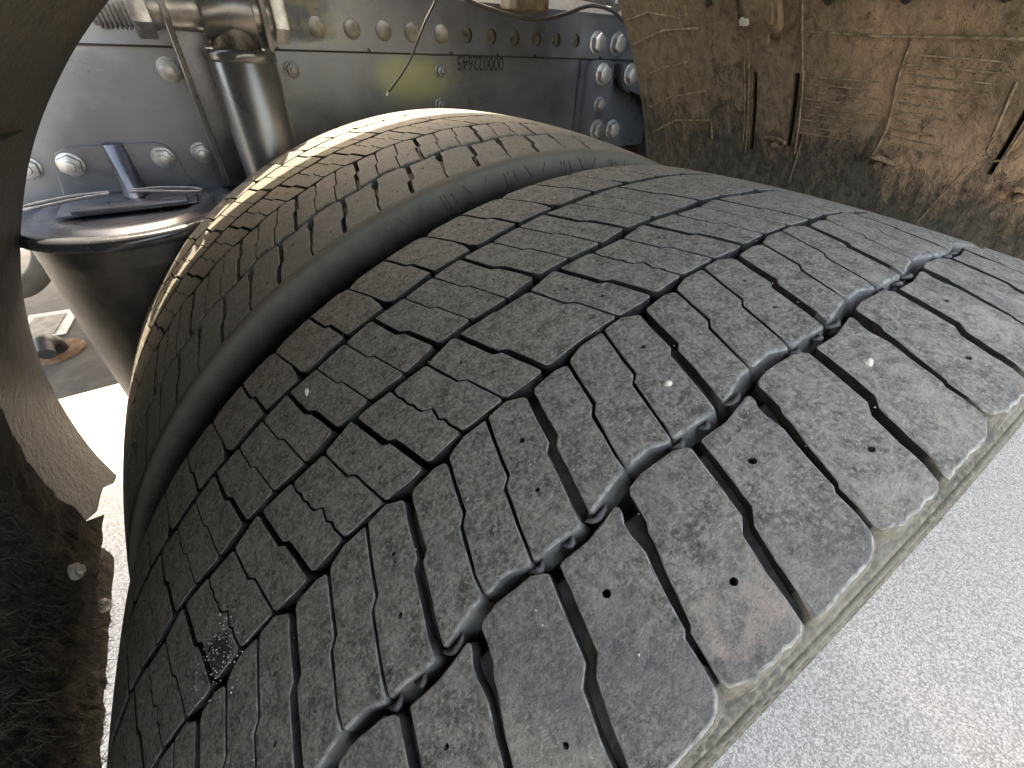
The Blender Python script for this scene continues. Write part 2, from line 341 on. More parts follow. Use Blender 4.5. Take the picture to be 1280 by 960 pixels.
P_ = [(-.0023, -4.417, 2.0), (.0041, -4.396, 1.8), (.0104, -4.377, 2.0), (.0118, -4.353, 2.2), (.0245, -4.288, 3.2), (.0323, -4.236, 3.8), (.0360, -4.228, 4.6), (.0385, -4.212, 6.6), (.0425, -4.196, 6.8), (.0455, -4.176, 5.6), (.0500, -4.158, 4.8)]
Q_ = [(-.0065, -4.960, 3.6), (.0008, -4.922, 4.0), (.0081, -4.893, 4.4), (.0184, -4.836, 4.8), (.0220, -4.768, 4.6), (.0300, -4.732, 4.6), (.0455, -4.670, 4.6)]

def build_outline(g1, g2, fl, fh, d1=0, d2=0):
    """polygon (y, v metres) between lateral groove g1 (low u) and g2 (high u) inside the rib from fl(u) to fh(u)"""
    def side(gr, sgn, du):
        P = [(y, u + du + sgn * wd * 0.0005 / PM) for (y, u, wd) in gr]
        def u_at(y):
            if y <= P[0][0]: a, b = P[0], P[1]
            elif y >= P[-1][0]: a, b = P[-2], P[-1]
            else:
                for a, b in zip(P, P[1:]):
                    if a[0] <= y <= b[0]: break
            return a[1] + (b[1] - a[1]) * (y - a[0]) / (b[0] - a[0])
        def corner(f, y):
            for _ in range(8): y = f(u_at(y))
            return (y, u_at(y))
        lo = corner(fl, P[0][0]); hi = corner(fh, P[-1][0])
        return [lo] + [p for p in P if lo[0] + .0012 < p[0] < hi[0] - .0012] + [hi]
    def along(f, ua, ub):
        out = []
        for k in range(floor(ua) - 1, floor(ub) + 2):
            for x in f.nodes:
                if ua + .03 < x + k < ub - .03: out.append((f(x + k), x + k))
        return sorted(out, key=lambda q: q[1])
    a = side(g1, +1, d1); b = side(g2, -1, d2)
    tags = []
    poly = []
    def add(pts, t):
        for p in pts: poly.append(p); tags.append(t)
    add(a, 'g'); add(along(fh, a[-1][1], b[-1][1]), 'h'); add(list(reversed(b)), 'g'); add(list(reversed(along(fl, a[0][1], b[0][1]))), 'l')
    # mark corners
    na = len(a); nh = len(along(fh, a[-1][1], b[-1][1]))
    tags[0] = 'L'; tags[na - 1] = 'H'; tags[na + nh] = 'H'; tags[na + nh + len(b) - 1] = 'L'
    return [Vector((y, u * PM)) for y, u in poly], tags

def make_block(rib, poly, tags, holes, r, cham=0.0011):
    # chamfer the four corners, then resample the edges with a little wear
    n = len(poly); P = []; TG = []
    for i in range(n):
        p = poly[i]; t = tags[i]
        if t in 'LH':
            a = (poly[i - 1] - p); b = (poly[(i + 1) % n] - p)
            ca = min(cham * r.uniform(.7, 1.6), a.length * .4); cb = min(cham * r.uniform(.7, 1.6), b.length * .4)
            P += [p + a.normalized() * ca, p + b.normalized() * cb]; TG += [t, t]
        else: P.append(p); TG.append(t)
    Q = []; QT = []
    n = len(P)
    for i in range(n):
        ta, tb = TG[i], TG[(i + 1) % n]
        a, b = P[i], P[(i + 1) % n]; L = (b - a).length; m = max(1, int(L / (0.0022 if (rib == 'A' and ta in 'lL' and tb in 'lL') else 0.0036)))
        for k in range(m):
            q = a.lerp(b, k / m); nz = 0.00013
            lowedge = ta in 'lL' and tb in 'lL'
            if rib == 'B' and lowedge: nz = 0.00035
            if rib in 'AE' and ((rib == 'A' and lowedge) or (rib == 'E' and ta in 'hH' and tb in 'hH')): nz = 0.00042
            q = q + Vector((r.uniform(-nz, nz), r.uniform(-nz, nz)))
            Q.append(q)
            side = 'g'
            if lowedge: side = 'l'
            elif ta in 'hH' and tb in 'hH': side = 'h'
            elif k == 0 and ta in 'lL': side = 'l'
            elif k == 0 and ta in 'hH': side = 'h'
            QT.append(side)
    n = len(Q)
    # outward direction per vertex
    area = sum(Q[i].x * Q[(i + 1) % n].y - Q[(i + 1) % n].x * Q[i].y for i in range(n))
    sg = 1 if area > 0 else -1
    out = []
    for i in range(n):
        e1 = (Q[i] - Q[i - 1]); e2 = (Q[(i + 1) % n] - Q[i])
        n1 = Vector((e1.y, -e1.x)).normalized() * sg; n2 = Vector((e2.y, -e2.x)).normalized() * sg
        m = n1 + n2
        if m.length < 1e-4: m = n1
        m.normalize(); m /= max(0.6, m.dot(n1)); out.append(m)
    vs = []; nr = []; fs = []
    def vert(y, v, dr, nrm): vs.append(surf(y, v, dr)); nr.append(nrm); return len(vs) - 1
    def nworld(y, v, o, up):
        sn = snorm(y, v); a = v / R0; tv = Vector((cos(a), 0, -sin(a))); ty = Vector((0, 1, 0))
        return (sn * up + (ty * o.x + tv * o.y) * (1 - up)).normalized() if up < 1 else sn
    ins = 0.00055; rings = []
    bevs = []
    for i in range(n):
        b = ins; dp = 0.00035; dr = 0.0003
        if rib == 'B' and QT[i] == 'l': b = 0.0012; dp = 0.0010; dr = 0.0029
        if rib == 'A' and QT[i] == 'l': b = 0.0010; dp = 0.0010; dr = max(0.0010, Q[i].x + 0.0088)
        if rib == 'E' and QT[i] == 'h': b = 0.0008; dp = 0.0006; dr = max(0.0015, 0.2785 - Q[i].x)
        bevs.append((b, dp, dr))
    top = [vert(*(Q[i] - out[i] * bevs[i][0]), 0, nworld(Q[i].x, Q[i].y, out[i], 1)) for i in range(n)]
    mid = [vert(*Q[i], -bevs[i][1], nworld(Q[i].x, Q[i].y, out[i], .5)) for i in range(n)]
    wal = [vert(*Q[i], -bevs[i][1], nworld(Q[i].x, Q[i].y, out[i], .08 if bevs[i][2] < .001 else .35)) for i in range(n)]
    bas = [vert(*(Q[i] + out[i] * bevs[i][2]), -DEPTH - .0012, nworld(Q[i].x, Q[i].y, out[i], .08 if bevs[i][2] < .001 else .35)) for i in range(n)]
    dark = set(); tan = set(); edg = set(); lip = set()
    for i in range(n):
        j = (i + 1) % n
        for A, B in ((top, mid), (wal, bas)):
            if A is wal and QT[i] == 'g' or (A is wal and not ((rib == 'B' and QT[i] == 'l') or (rib == 'A' and QT[i] == 'l') or (rib == 'E' and QT[i] == 'h'))): dark.add(len(fs))
            if A is wal and rib in 'AE' and len(fs) - 1 not in dark and len(fs) not in dark: tan.add(len(fs))
            if A is top: edg.add(len(fs))  # bevel faces take a paler colour than the block top
            elif rib == 'B' and QT[i] == 'l': lip.add(len(fs))
            fs.append((A[i], B[i], B[j], A[j]))
    # pin holes in the block face
    loops = [[Vector((q.x - o.x * b[0], q.y - o.y * b[0], 0)) for q, o, b in zip(Q, out, bevs)]]
    flat = list(top)
    for (hy, hu) in holes:
        rr = r.uniform(0.0010, 0.00145); m = 9; st = r.uniform(0.75, 1.0); ph = r.uniform(0, pi)
        lp = []; ht = []; hw = []; hb = []
        for k in range(m):
            a = 2 * pi * k / m; q = rr * r.uniform(.85, 1.12)
            y = hy + q * cos(a) * st; v = hu * PM + q * sin(a)
            lp.append(Vector((y, v, 0))); inn = Vector((-cos(a), -sin(a)))
            ht.append(vert(y, v, 0, snorm(y, v))); hw.append(vert(y, v, 0, nworld(y, v, inn, .1))); hb.append(vert(y + .0006, v + .0004, -0.005, nworld(y, v, inn, .1)))
        loops.append(lp); flat += ht
        for k in range(m):
            l = (k + 1) % m; fs.append((hw[k], hb[k], hb[l], hw[l]))
        fs.append(tuple(hb))
    pts = [(p.x, p.y) for l in loops for p in l]; o_ = 0; eds = []
    for l in loops:
        m = len(l); eds += [(o_ + k, o_ + (k + 1) % m) for k in range(m)]; o_ += m
    ol = [(p.x, p.y) for p in loops[0]]
    def inside(q, lp):
        c = False
        for k in range(len(lp)):
            a, b = lp[k - 1], lp[k]
            if (a[1] > q[1]) != (b[1] > q[1]) and q[0] < (b[0] - a[0]) * (q[1] - a[1]) / (b[1] - a[1]) + a[0]: c = not c
        return c
    hl = [[(p.x, p.y) for p in l] for l in loops[1:]]
    x0 = min(p[0] for p in ol); x1 = max(p[0] for p in ol); y0 = min(p[1] for p in ol); y1 = max(p[1] for p in ol); st = .0055
    gx = x0 + st / 2
    while gx < x1:
        gy = y0 + st / 2
        while gy < y1:
            q = (gx, gy)
            if inside(q, ol) and all(min((q[0] - p[0]) ** 2 + (q[1] - p[1]) ** 2 for p in h) > .002 ** 2 and not inside(q, h) for h in hl) and min((q[0] - p[0]) ** 2 + (q[1] - p[1]) ** 2 for p in ol) > .0018 ** 2:
                pts.append(q); flat.append(vert(q[0], q[1], 0, snorm(*q)))
            gy += st
        gx += st
    rv, _, rfs, ovi, _, _ = geometry.delaunay_2d_cdt([Vector(p) for p in pts], eds, [], 1, 1e-7)
    extra = {}
    for t in rfs:
        c = (sum(rv[k][0] for k in t) / len(t), sum(rv[k][1] for k in t) / len(t))
        if any(inside(c, h) for h in hl) or not inside(c, ol): continue
        ids = [ovi[k] for k in t]
        fc_ = []
        for k, q in zip(t, ids):
            if q: fc_.append(flat[q[0]])
            else:
                if k not in extra: extra[k] = vert(rv[k][0], rv[k][1], 0, snorm(rv[k][0], rv[k][1]))
                fc_.append(extra[k])
        if len(set(fc_)) == len(fc_): fs.append(tuple(fc_))
    me = bpy.data.meshes.new('tread_block'); me.from_pydata([tuple(v) for v in vs], [], fs)
    # orient every face outwards using the intended normals
    bm = bmesh.new(); bm.from_mesh(me); bm.verts.ensure_lookup_table(); bm.faces.ensure_lookup_table()
    for f in bm.faces:
        f.normal_update(); s = sum((Vector(nr[v.index]).dot(f.normal) for v in f.verts), 0.0)
        if s < 0: f.normal_flip()
        f.smooth = True
    for k in dark: bm.faces[k].material_index = 1
    for k in tan: bm.faces[k].material_index = 2
    for k in lip: bm.faces[k].material_index = 3
    for k in edg: bm.faces[k].material_index = 4
    bm.to_mesh(me); bm.free()
    me.normals_split_custom_set_from_vertices([tuple(v) for v in nr])
    me.materials.append(M_TREAD); me.materials.append(M_WALL); me.materials.append(M_SIDE); me.materials.append(M_LIP); me.materials.append(M_EDGE)
    return me

SPEC = []      # (rib, g1, g2, fl, fh, d1, d2, holes)
SPEC.append(('A', Q_, P_, EA, G1A, 0, 0, [(.0314, -4.537)]))
SPEC.append(('A', P_, Q_, EA, G1A, 0, 1, [(.0119, -4.064)]))
SPEC.append(('B', W_, A_, G1B, G2B, 0, 0, []))
SPEC.append(('B', A_, B_, G1B, G2B, 0, 0, []))
SPEC.append(('B', B_, W_, G1B, G2B, 0, 1, [(.0899, -3.362), (.0703, -3.477)]))
SPEC.append(('C', T_, WC_, G2C, G3C, 0, 0, [(.1436, -4.318), (.1262, -4.195)]))
SPEC.append(('C', WC_, J_, G2C, G3C, 0, 0, []))
SPEC.append(('C', J_, T_, G2C, G3C, 0, 1, []))
SPEC.append(('D', D1_, WD_, G3D, G4D, 0, 0, [(.2015, -4.723), (.1814, -4.646)]))
SPEC.append(('D', WD_, D2_, G3D, G4D, 0, 0, []))
SPEC.append(('D', D2_, D1_, G3D, G4D, 0, 1, []))
SPEC.append(('E', QI_, PI_, G4E, EE, 0, 0, [(.2400, -4.816)]))
SPEC.append(('E', PI_, QI_, G4E, EE, 0, 1, [(.2585, -4.327)]))
VAR = []
for s in SPEC:
    l = []
    for v in range(3):
        r = random.Random(hash((s[0], v)) % 1000 + len(VAR) * 17 + v) if False else random.Random(len(VAR) * 31 + v * 7 + 3)
        p, t = build_outline(*s[1:7]); l.append(make_block(s[0], p, t, s[7], r))
    VAR.append(l)
p, t = build_outline(WC_, T_, G2C, G3C, 0, 1); MERGED = make_block('C', p, t, [], random.Random(99))   # the block whose sipe has worn away

def strip(bm, pts, h, wdt):
    """raised moulding line on the outer shoulder: pts = (y, r, angle)"""
    for a, b in zip(pts, pts[1:]):
        A = Vector((a[1] * sin(a[2]), a[0], a[1] * cos(a[2]))); B = Vector((b[1] * sin(b[2]), b[0], b[1] * cos(b[2])))
        m = (a[2] + b[2]) / 2; N = Vector((sin(m) * .45, -.9, cos(m) * .45)).normalized()
        d = (B - A); L = d.length; d.normalize(); s = N.cross(d).normalized()
        c = [A - s * wdt / 2, A + s * wdt / 2, B + s * wdt / 2, B - s * wdt / 2]
        lo = [bm.verts.new(q - N * .001) for q in c]; hi = [bm.verts.new(q + N * h - (q - (A + B) / 2).normalized() * 0.0001) for q in c]
        bm.faces.new(hi)
        for i in range(4): bm.faces.new((lo[i], lo[(i + 1) % 4], hi[(i + 1) % 4], hi[i]))

def side_profile():
    # shoulder, moulded rings and bulging sidewall, outer side (y rising outward is mirrored for the inner side)
    e = [(.0085, rad(.0085, -.0056)), (.0020, .4878), (-.0035, .4868), (-.0075, .4862), (-.0100, .4850), (-.0118, .4838), (-.0090, .4832), (-.0092, .4818), (-.0134, .4808), (-.0142, .4785),
         (-.0148, .4758), (-.0120, .4750), (-.0122, .4732), (-.0160, .4720), (-.0168, .4686), (-.0148, .4678), (-.0150, .4660), (-.0180, .4650), (-.0170, .4600), (-.0174, .4575), (-.0182, .4450), (-.0198, .4250), (-.0205, .4000), (-.0190, .3750),
         (-.0150, .3500), (-.0080, .3250), (.0030, .3050), (.0180, .2920), (.0300, .2860)]
    return e
SP = side_profile()
def fdepth(y): return (.0096 if .0445 < y < .0545 else .0052) if y < .100 else min(DEPTH, .0052 + (y - .100) * .5)
tread_prof = [(y / 1000.0, rad(y / 1000.0, -fdepth(y / 1000.0))) for y in sorted(set(range(8, 263, 6)) | {43, 45, 46, 53, 55})]
CASE_TREAD = lathe_y(tread_prof, 294, name='groove_floor')
SPN = [(y if y > -.0035 else -.0035 + (y + .0035) * .74, r) for y, r in SP]
SPI = [(.0085, rad(.0085, -.0056)), (.0012, .4880), (-.0002, rad(-.0002, -.0006)), (-.0010, rad(-.0010, .0002)), (-.0062, rad(-.0062, .0003)), (-.0088, .4904), (-.0115, .4868), (-.0132, .4830), (-.0143, .4785), (-.0150, .4730), (-.0157, .4680), (-.0150, .4668), (-.0151, .4650), (-.0164, .4638)] + SP[-13:]
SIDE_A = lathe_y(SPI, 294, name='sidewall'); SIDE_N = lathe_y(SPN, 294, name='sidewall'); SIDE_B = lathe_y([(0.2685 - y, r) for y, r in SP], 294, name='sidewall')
RIM = lathe_y([(.020, .2875), (.012, .300), (.006, .300), (.010, .285), (.040, .270), (.110, .262), (.118, .230), (.120, .14), (.118, .05), (.118, .0005)], 96, name='rim')
RIMB = lathe_y([(.2485, .2875), (.2565, .300), (.2625, .300), (.2585, .285), (.23, .270), (.105, .258)], 96, name='rim')

def tyre(label, y0, ph, k0, k1, kinds, mould):
    t = thing('truck_tyre', label, 'tyre', (0, y0, 0), 'dual rear wheels')
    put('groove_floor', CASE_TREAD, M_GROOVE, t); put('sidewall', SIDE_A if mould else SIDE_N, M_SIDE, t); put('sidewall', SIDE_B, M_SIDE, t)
    put('rim', RIM, M_RIM, t); put('rim', RIMB, M_RIM, t)
    r = random.Random(int(y0 * 1000) + 5)
    for k in range(k0, k1 + 1):
        skip = False
        for i, l in enumerate(VAR):
            if kinds and k == 1 and i == 6:
                put('tread_block', MERGED, M_TREAD, t, rot=(0, (k + ph) * T, 0)); continue
            if kinds and k == 1 and i == 7: continue
            put('tread_block', l[r.randrange(3)], M_TREAD, t, rot=(0, (k + ph) * T, 0))
    # the far side of the tyre, out of sight: one joined part
    bm = bmesh.new()
    for k in range(k1 + 1, k0 + NP):
        M = Matrix.Rotation((k + ph) * T, 4, 'Y')
        for l in VAR:
            n0 = len(bm.verts); bm.from_mesh(l[0]); bm.verts.ensure_lookup_table()
            for v in bm.verts[n0:]: v.co = M @ v.co
    me = bpy.data.meshes.new('far_tread'); bm.to_mesh(me); bm.free()
    me.polygons.foreach_set('use_smooth', [False] * len(me.polygons))
    o = put('tread_blocks', me, M_TREAD, t); o['kind'] = 'stuff'
    if mould:
        bm = bmesh.new()
        for k in range(-9, 12):
            q = (k + ph) * T
            def pt(y, r_, u): return (y - .0006, r_, q + u * T)
            # trapezoid under the wide groove, double bars under the narrow one
            strip(bm, [pt(-.0112, .4876, -.30), pt(-.0141, .4795, -.22), pt(-.0141, .4795, -.02), pt(-.0112, .4876, .06)], .0005, .0008)
            strip(bm, [pt(-.0115, .4868, -.66), pt(-.0148, .4745, -.62)], .0005, .0008)
            strip(bm, [pt(-.0115, .4868, -.60), pt(-.0148, .4745, -.56)], .0005, .0008)
            strip(bm, [pt(-.0118, .4862, -.50), pt(-.0141, .4790, -.46), pt(-.0141, .4790, -.38)], .0005, .0008)
        put('shoulder_moulding', bm_mesh('shoulder_moulding', bm), M_SIDE, t)
    return t
outer = tyre('outer worn black truck tyre in the foreground with dusty zigzag tread blocks', 0.0, 0.0, -5, 6, True, False)
inner = tyre('inner truck tyre behind the foreground one, partly in the sun beside the chassis', 0.34203, -0.36573, -5, 8, False, True)

# loose rubber flaps along the outer main groove
rf = random.Random(12)
for k in range(-4, 6):
    for (u0, L) in ((-.30, .14), (-.72, .10), (-.52, .07)):
        u = u0 + k + rf.uniform(-.02, .02); y = G1B(u) - .0004
        pts = []
        for s in range(7):
            q = s / 6; pts.append(surf(y - .0022 * sin(pi * q) + rf.uniform(-.0002, .0002), (u + L * (q - .5)) * PM, -.0020 - .0009 * abs(q - .5)))
        bm = bmesh.new(); bm_tube(bm, pts, [.0004, .0009, .0012, .0014, .0012, .0009, .0004], 7)
        put('torn_rubber', bm_mesh('torn_rubber', bm, True), M_LIP, outer)

# pebbles wedged in the tread
def pebble(v, rr, label, seed):
    bm = bmesh.new(); bmesh.ops.create_icosphere(bm, subdivisions=2, radius=rr)
    for x in bm.verts:
        k = noise.noise(x.co * (0.9 / rr) + Vector((seed, 0, 0))); x.co *= 1 + .35 * k; x.co.x *= 1.3; x.co.z *= .7
    me = bm_mesh('pebble', bm, True); o = put('pebble', me, M_STONE, None, v, (seed, seed * 2, seed)); tag(o, label, 'pebble', 'pebbles wedged in the tread')

def tp(y, u, dr=-.0004): return surf(y, u * PM, dr)

# ------------------------------------------------------------------ chassis frame
YW = 0.780
frame = thing('chassis_frame', 'grey painted steel truck chassis rail with rows of bolts behind the tyres', 'chassis frame', (0, YW, 0.35))
FI = Matrix.Translation((0, -YW, -0.35))
def fput(name, bm, m, smooth=False, parent=None, sharp=None):
    bm.transform(FI); return put(name, bm_mesh(name, bm, smooth, sharp), m, frame if parent is None else parent)
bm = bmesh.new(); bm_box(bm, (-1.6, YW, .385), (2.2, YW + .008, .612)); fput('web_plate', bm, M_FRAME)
bm = bmesh.new(); bm_box(bm, (-1.6, YW + .009, .385), (2.2, YW + .085, .394)); fput('lower_flange', bm, M_FRAME)
bm = bmesh.new(); bm_box(bm, (-1.6, YW + .009, .603), (2.2, YW + .085, .612)); fput('upper_flange', bm, M_FRAME)
bm = bmesh.new(); bm_box(bm, (-1.2, .92, .62), (-.25, 1.95, .628)); fput('added_sun_shield', bm, M_FRAME)  # unseen sheet added to keep the sun off the beam
# upper reinforcement plate with a row of punched holes
def holed_plate(x0, x1, z0, z1, y0, y1, holes, notches):
    loops = [[Vector((x0, z0, 0))]]
    for nx, nr in notches:
        loops[0] += [Vector((nx + nr * cos(a), z0 + nr * sin(a), 0)) for a in [pi - pi * k / 6 for k in range(7)]]
    loops[0] += [Vector((x1, z0, 0)), Vector((x1, z1, 0)), Vector((x0, z1, 0))]
    for hx, hz, hr in holes: loops.append([Vector((hx + hr * cos(2 * pi * k / 20), hz + hr * sin(2 * pi * k / 20), 0)) for k in range(20)])
    flat = [p for l in loops for p in l]; N = len(flat); bm = bmesh.new()
    fr = [bm.verts.new((p.x, y0, p.y)) for p in flat]; bk = [bm.verts.new((p.x, y1, p.y)) for p in flat]
    for t in geometry.tessellate_polygon(loops):
        bm.faces.new([fr[i] for i in t]); bm.faces.new([bk[i] for i in reversed(t)])
    o = 0
    for l in loops:
        m = len(l)
        for i in range(m): j = (i + 1) % m; bm.faces.new((fr[o + i], fr[o + j], bk[o + j], bk[o + i]))
        o += m
    return bm
open_holes = [.146 - .0465 * 0, .193, .240, .287, .332, .378]
allh = [(-.6965 + .0465 * k) for k in range(0, 9)]
rivx = [-.503, -.456, -.410, -.365, -.318, -.274, -.227, -.180, -.134, -.087, -.039, .007, .051, .100]
holes = [(x, .5705, .0105) for x in open_holes] + [(x, .5705, .0105) for x in (.585, .635)]
nots = [(-.145, .0035), (-.02, .004), (.116, .004), (.205, .0035), (.285, .0035), (.445, .004)]
bm = bmesh.new(); bm_box(bm, (-1.6, YW - .0030, .5436), (2.2, YW - .0004, .5459)); fput('seam_shadow_strip', bm, M_INK_SHADOW)  # black strip in place of the shadow under the plate edge
for hx, hz, hr in holes:
    bm = bmesh.new(); bm_cyl(bm, (hx, YW - .0012, hz), (hx, YW - .0003, hz), hr * .97, n=20); fput('hole_floor', bm, M_GREASE)
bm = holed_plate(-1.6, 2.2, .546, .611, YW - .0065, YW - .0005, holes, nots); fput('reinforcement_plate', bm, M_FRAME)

def hex_bolt(r, h, wr=None, stud=False, flange=False):
    """returns (head mesh, washer mesh) with the axis along -Y, seat at y = 0"""
    bm = bmesh.new(); wt = .0022 if wr else 0
    bm_cyl(bm, (0, -wt, 0), (0, -wt - h, 0), r, n=6, bev=r * .10)
    bm_cyl(bm, (0, -wt - h * .55, 0), (0, -wt - h - .0006, 0), r * .80, r * .72, n=18, bev=.0004)
    if stud:
        bm_cyl(bm, (0, -wt - h, 0), (0, -wt - h - .005, 0), r * .48, n=14, bev=.0006)
    me = bm_mesh('bolt', bm, True, 30); ws = None
    if wr:
        bm = bmesh.new(); bm_cyl(bm, (0, 0, 0), (0, -wt, 0), wr, n=24, bev=.0005); ws = bm_mesh('washer', bm, True, 30)
    return me, ws
BIG = hex_bolt(.0150, .011, .0185); MED = hex_bolt(.0110, .009, .0140); NUT = hex_bolt(.0118, .009, .0132, True); SML = hex_bolt(.0085, .007, .0105, True)
bm = bmesh.new()
pr = [(.0001, -.0085), (.005, -.0081), (.009, -.0062), (.0110, -.0035), (.0118, -.0012), (.0118, .001)]
rg = [[bm.verts.new((r * cos(2 * pi * k / 20), y, r * sin(2 * pi * k / 20))) for k in range(20)] for r, y in pr]
for a, b in zip(rg, rg[1:]):
    for k in range(20): bm.faces.new((a[k], a[(k + 1) % 20], b[(k + 1) % 20], b[k]))
RIV = bm_mesh('rivet', bm, True)
def bolt(kind, x, z, y, parent, m=None, origin=(0, YW, .35), rz=None):
    o = put('bolt', kind[0], m or M_BOLT, parent, (x - origin[0], y - origin[1], z - origin[2]), (0, rz if rz is not None else rnd.uniform(0, 1), 0))
    if kind[1]: put('washer', kind[1], m or M_BOLT, o)
    return o
for x in rivx:
    put('rivet', RIV, M_RIVET, frame, (x, -.0065, .5705 - .35), (0, rnd.uniform(0, 6), 0))
for x, z, k in ((-.456, .427, NUT), (-.275, .430, NUT), (-.274, .522, NUT), (-.131, .523, SML), (.098, .524, SML), (.094, .477, SML)):
    bolt(k, x, z, YW, frame, M_BOLT2 if k is SML else M_BOLT)
for x in (.431, .485): bolt(BIG, x, .570, YW - .0065, frame)
bm = bmesh.new(); bm_box(bm, (.10, YW + .05, .02), (1.3, YW + .07, .384)); bm_box(bm, (-.27, YW + .03, .25), (.10, YW + .07, .384)); fput('added_dark_backing', bm, M_DARK)  # dark sheets added to hide the bright ground below the rail
# serial number stamped upside down on the web
fc = bpy.data.curves.new('serial_number', 'FONT'); fc.body = '000022645'; fc.size = .0275; fc.align_x = 'CENTER'; fc.space_character = .94
fo = bpy.data.objects.new('tmp', fc); C.objects.link(fo); dg = bpy.context.evaluated_depsgraph_get(); dg.update()
tm = bpy.data.meshes.new_from_object(fo.evaluated_get(dg)); C.objects.unlink(fo); bpy.data.objects.remove(fo)
tm.materials.clear()
for v in tm.vertices: v.co.x *= .80
put('serial_number', tm, M_INK_SHADOW, frame, (.176, -.0006, .5435 - .35), (pi / 2, pi, 0))

# bracket plate and cast arm bolted on the right
brk = thing('frame_bracket', 'flat steel bracket plate with hexagon bolts at the right end of the chassis rail', 'bracket', (.43, YW, .45))
bm = bmesh.new()
def prism(bm, poly, y0, y1, bev=0):
    a = [bm.verts.new((x, y0, z)) for x, z in poly]; b = [bm.verts.new((x, y1, z)) for x, z in poly]
    bm.faces.new(a); bm.faces.new(list(reversed(b))); es = []
    for i in range(len(a)): bm.faces.new((a[i], a[(i + 1) % len(a)], b[(i + 1) % len(a)], b[i]))
    if bev: bmesh.ops.bevel(bm, geom=list({e for v in a for e in v.link_edges if e.other_vert(v) in a}), offset=bev, segments=2, affect='EDGES')
prism(bm, [(.412, .33), (.408, .532), (.414, .541), (.424, .544), (.470, .544), (.478, .538), (.484, .47), (.534, .405), (.534, .33)], YW - .018, YW - .0075, .0015)
BI = Matrix.Translation((-.43, -YW, -.45)); bm.transform(BI); put('plate', bm_mesh('plate', bm, True, 35), M_FRAME, brk)
bm = bmesh.new(); bm_box(bm, (.398, YW - .0075, .33), (.412, YW - .0005, .543)); bm.transform(BI); put('spacer', bm_mesh('spacer', bm), M_BLACKP, brk)
for x, z, k in ((.447, .522, BIG), (.450, .472, MED), (.453, .427, BIG), (.499, .425, BIG)):
    bolt(k, x, z, YW - .018, brk, M_BOLT, (.43, YW, .45))
arm = thing('cast_arm', 'curved cast metal arm with two bolts beside the frame bracket', 'bracket', (.54, YW, .5))
bm = bmesh.new()
prism(bm, [(.484, .540), (.660, .540), (.690, .50), (.700, .40), (.705, .30), (.640, .30), (.636, .37), (.622, .43), (.600, .468), (.560, .488), (.522, .492), (.505, .498), (.490, .512)], YW - .034, YW - .019, .003)
prism(bm, [(.49, .538), (.66, .538), (.66, .515), (.49, .515)], YW - .019, YW - .0005)
bm.transform(Matrix.Translation((-.54, -YW, -.5))); put('casting', bm_mesh('casting', bm, True, 40), M_FRAME, arm)
for x, z in ((.510, .523), (.561, .523)): bolt(BIG, x, z, YW - .034, arm, M_BOLT, (.54, YW, .5))

# brown hose clamp above the rail, cable and cable tie
hc = thing('hose_clamp', 'dusty brown hose clamp block sitting at the top edge of the chassis rail', 'clamp', (.24, .75, .61))
bm = bmesh.new(); bm_box(bm, (-.035, -.03, -.006), (.03, .02, .05), bev=.005); bm_box(bm, (-.018, -.036, -.004), (.016, -.02, .05), bev=.004); put('clamp_body', bm_mesh('clamp_body', bm, True, 40), M_CLAMP, hc)
bm = bmesh.new(); bm_cyl(bm, (0, -.034, .014), (0, -.042, .014), .007, n=6, bev=.0006); put('bolt', bm_mesh('bolt', bm), M_BOLT2, hc)
bm = bmesh.new(); bm_tube(bm, catmull([(.02, .72, .640), (.09, .715, .622), (.127, .72, .608), (.198, .71, .596), (.244, .705, .595), (.292, .71, .603), (.351, .715, .617), (.408, .72, .614), (.453, .725, .599), (.52, .73, .585)]), .0028)
tag(put('cable', bm_mesh('cable', bm, True), M_DARK), 'thin grey cable sagging along the top of the chassis rail', 'cable')
bm = bmesh.new(); bm_tube(bm, catmull([(.075, .705, .635), (.059, .70, .606), (.040, .695, .584), (.025, .693, .563), (.012, .694, .542), (-.004, .697, .523), (-.024, .70, .504)]), .0015, 6)
ct = put('cable_tie', bm_mesh('cable_tie', bm, True), M_DARK); tag(ct, 'long black cable tie tail hanging in front of the chassis rail', 'cable tie')
bm = bmesh.new(); bm_cyl(bm, (-.024, .70, .504), (-.0265, .70, .500), .0013, n=8); put('cut_end', bm_mesh('cut_end', bm), M_LABEL, ct)
pp = thing('air_pipe', 'bright metal pipe fitting crossing the top corner above the chassis rail', 'pipe', (.40, .74, .63))
bm = bmesh.new(); bm_cyl(bm, (-.10, .0, .008), (.10, .0, -.002), .011, n=20, bev=.001); put('pipe', bm_mesh('pipe', bm, True, 40), M_BOLT2, pp)
bm = bmesh.new(); bm_cyl(bm, (.02, 0, .002), (.045, 0, .0), .016, n=6, bev=.001); put('union_nut', bm_mesh('union_nut', bm), M_BOLT, pp)

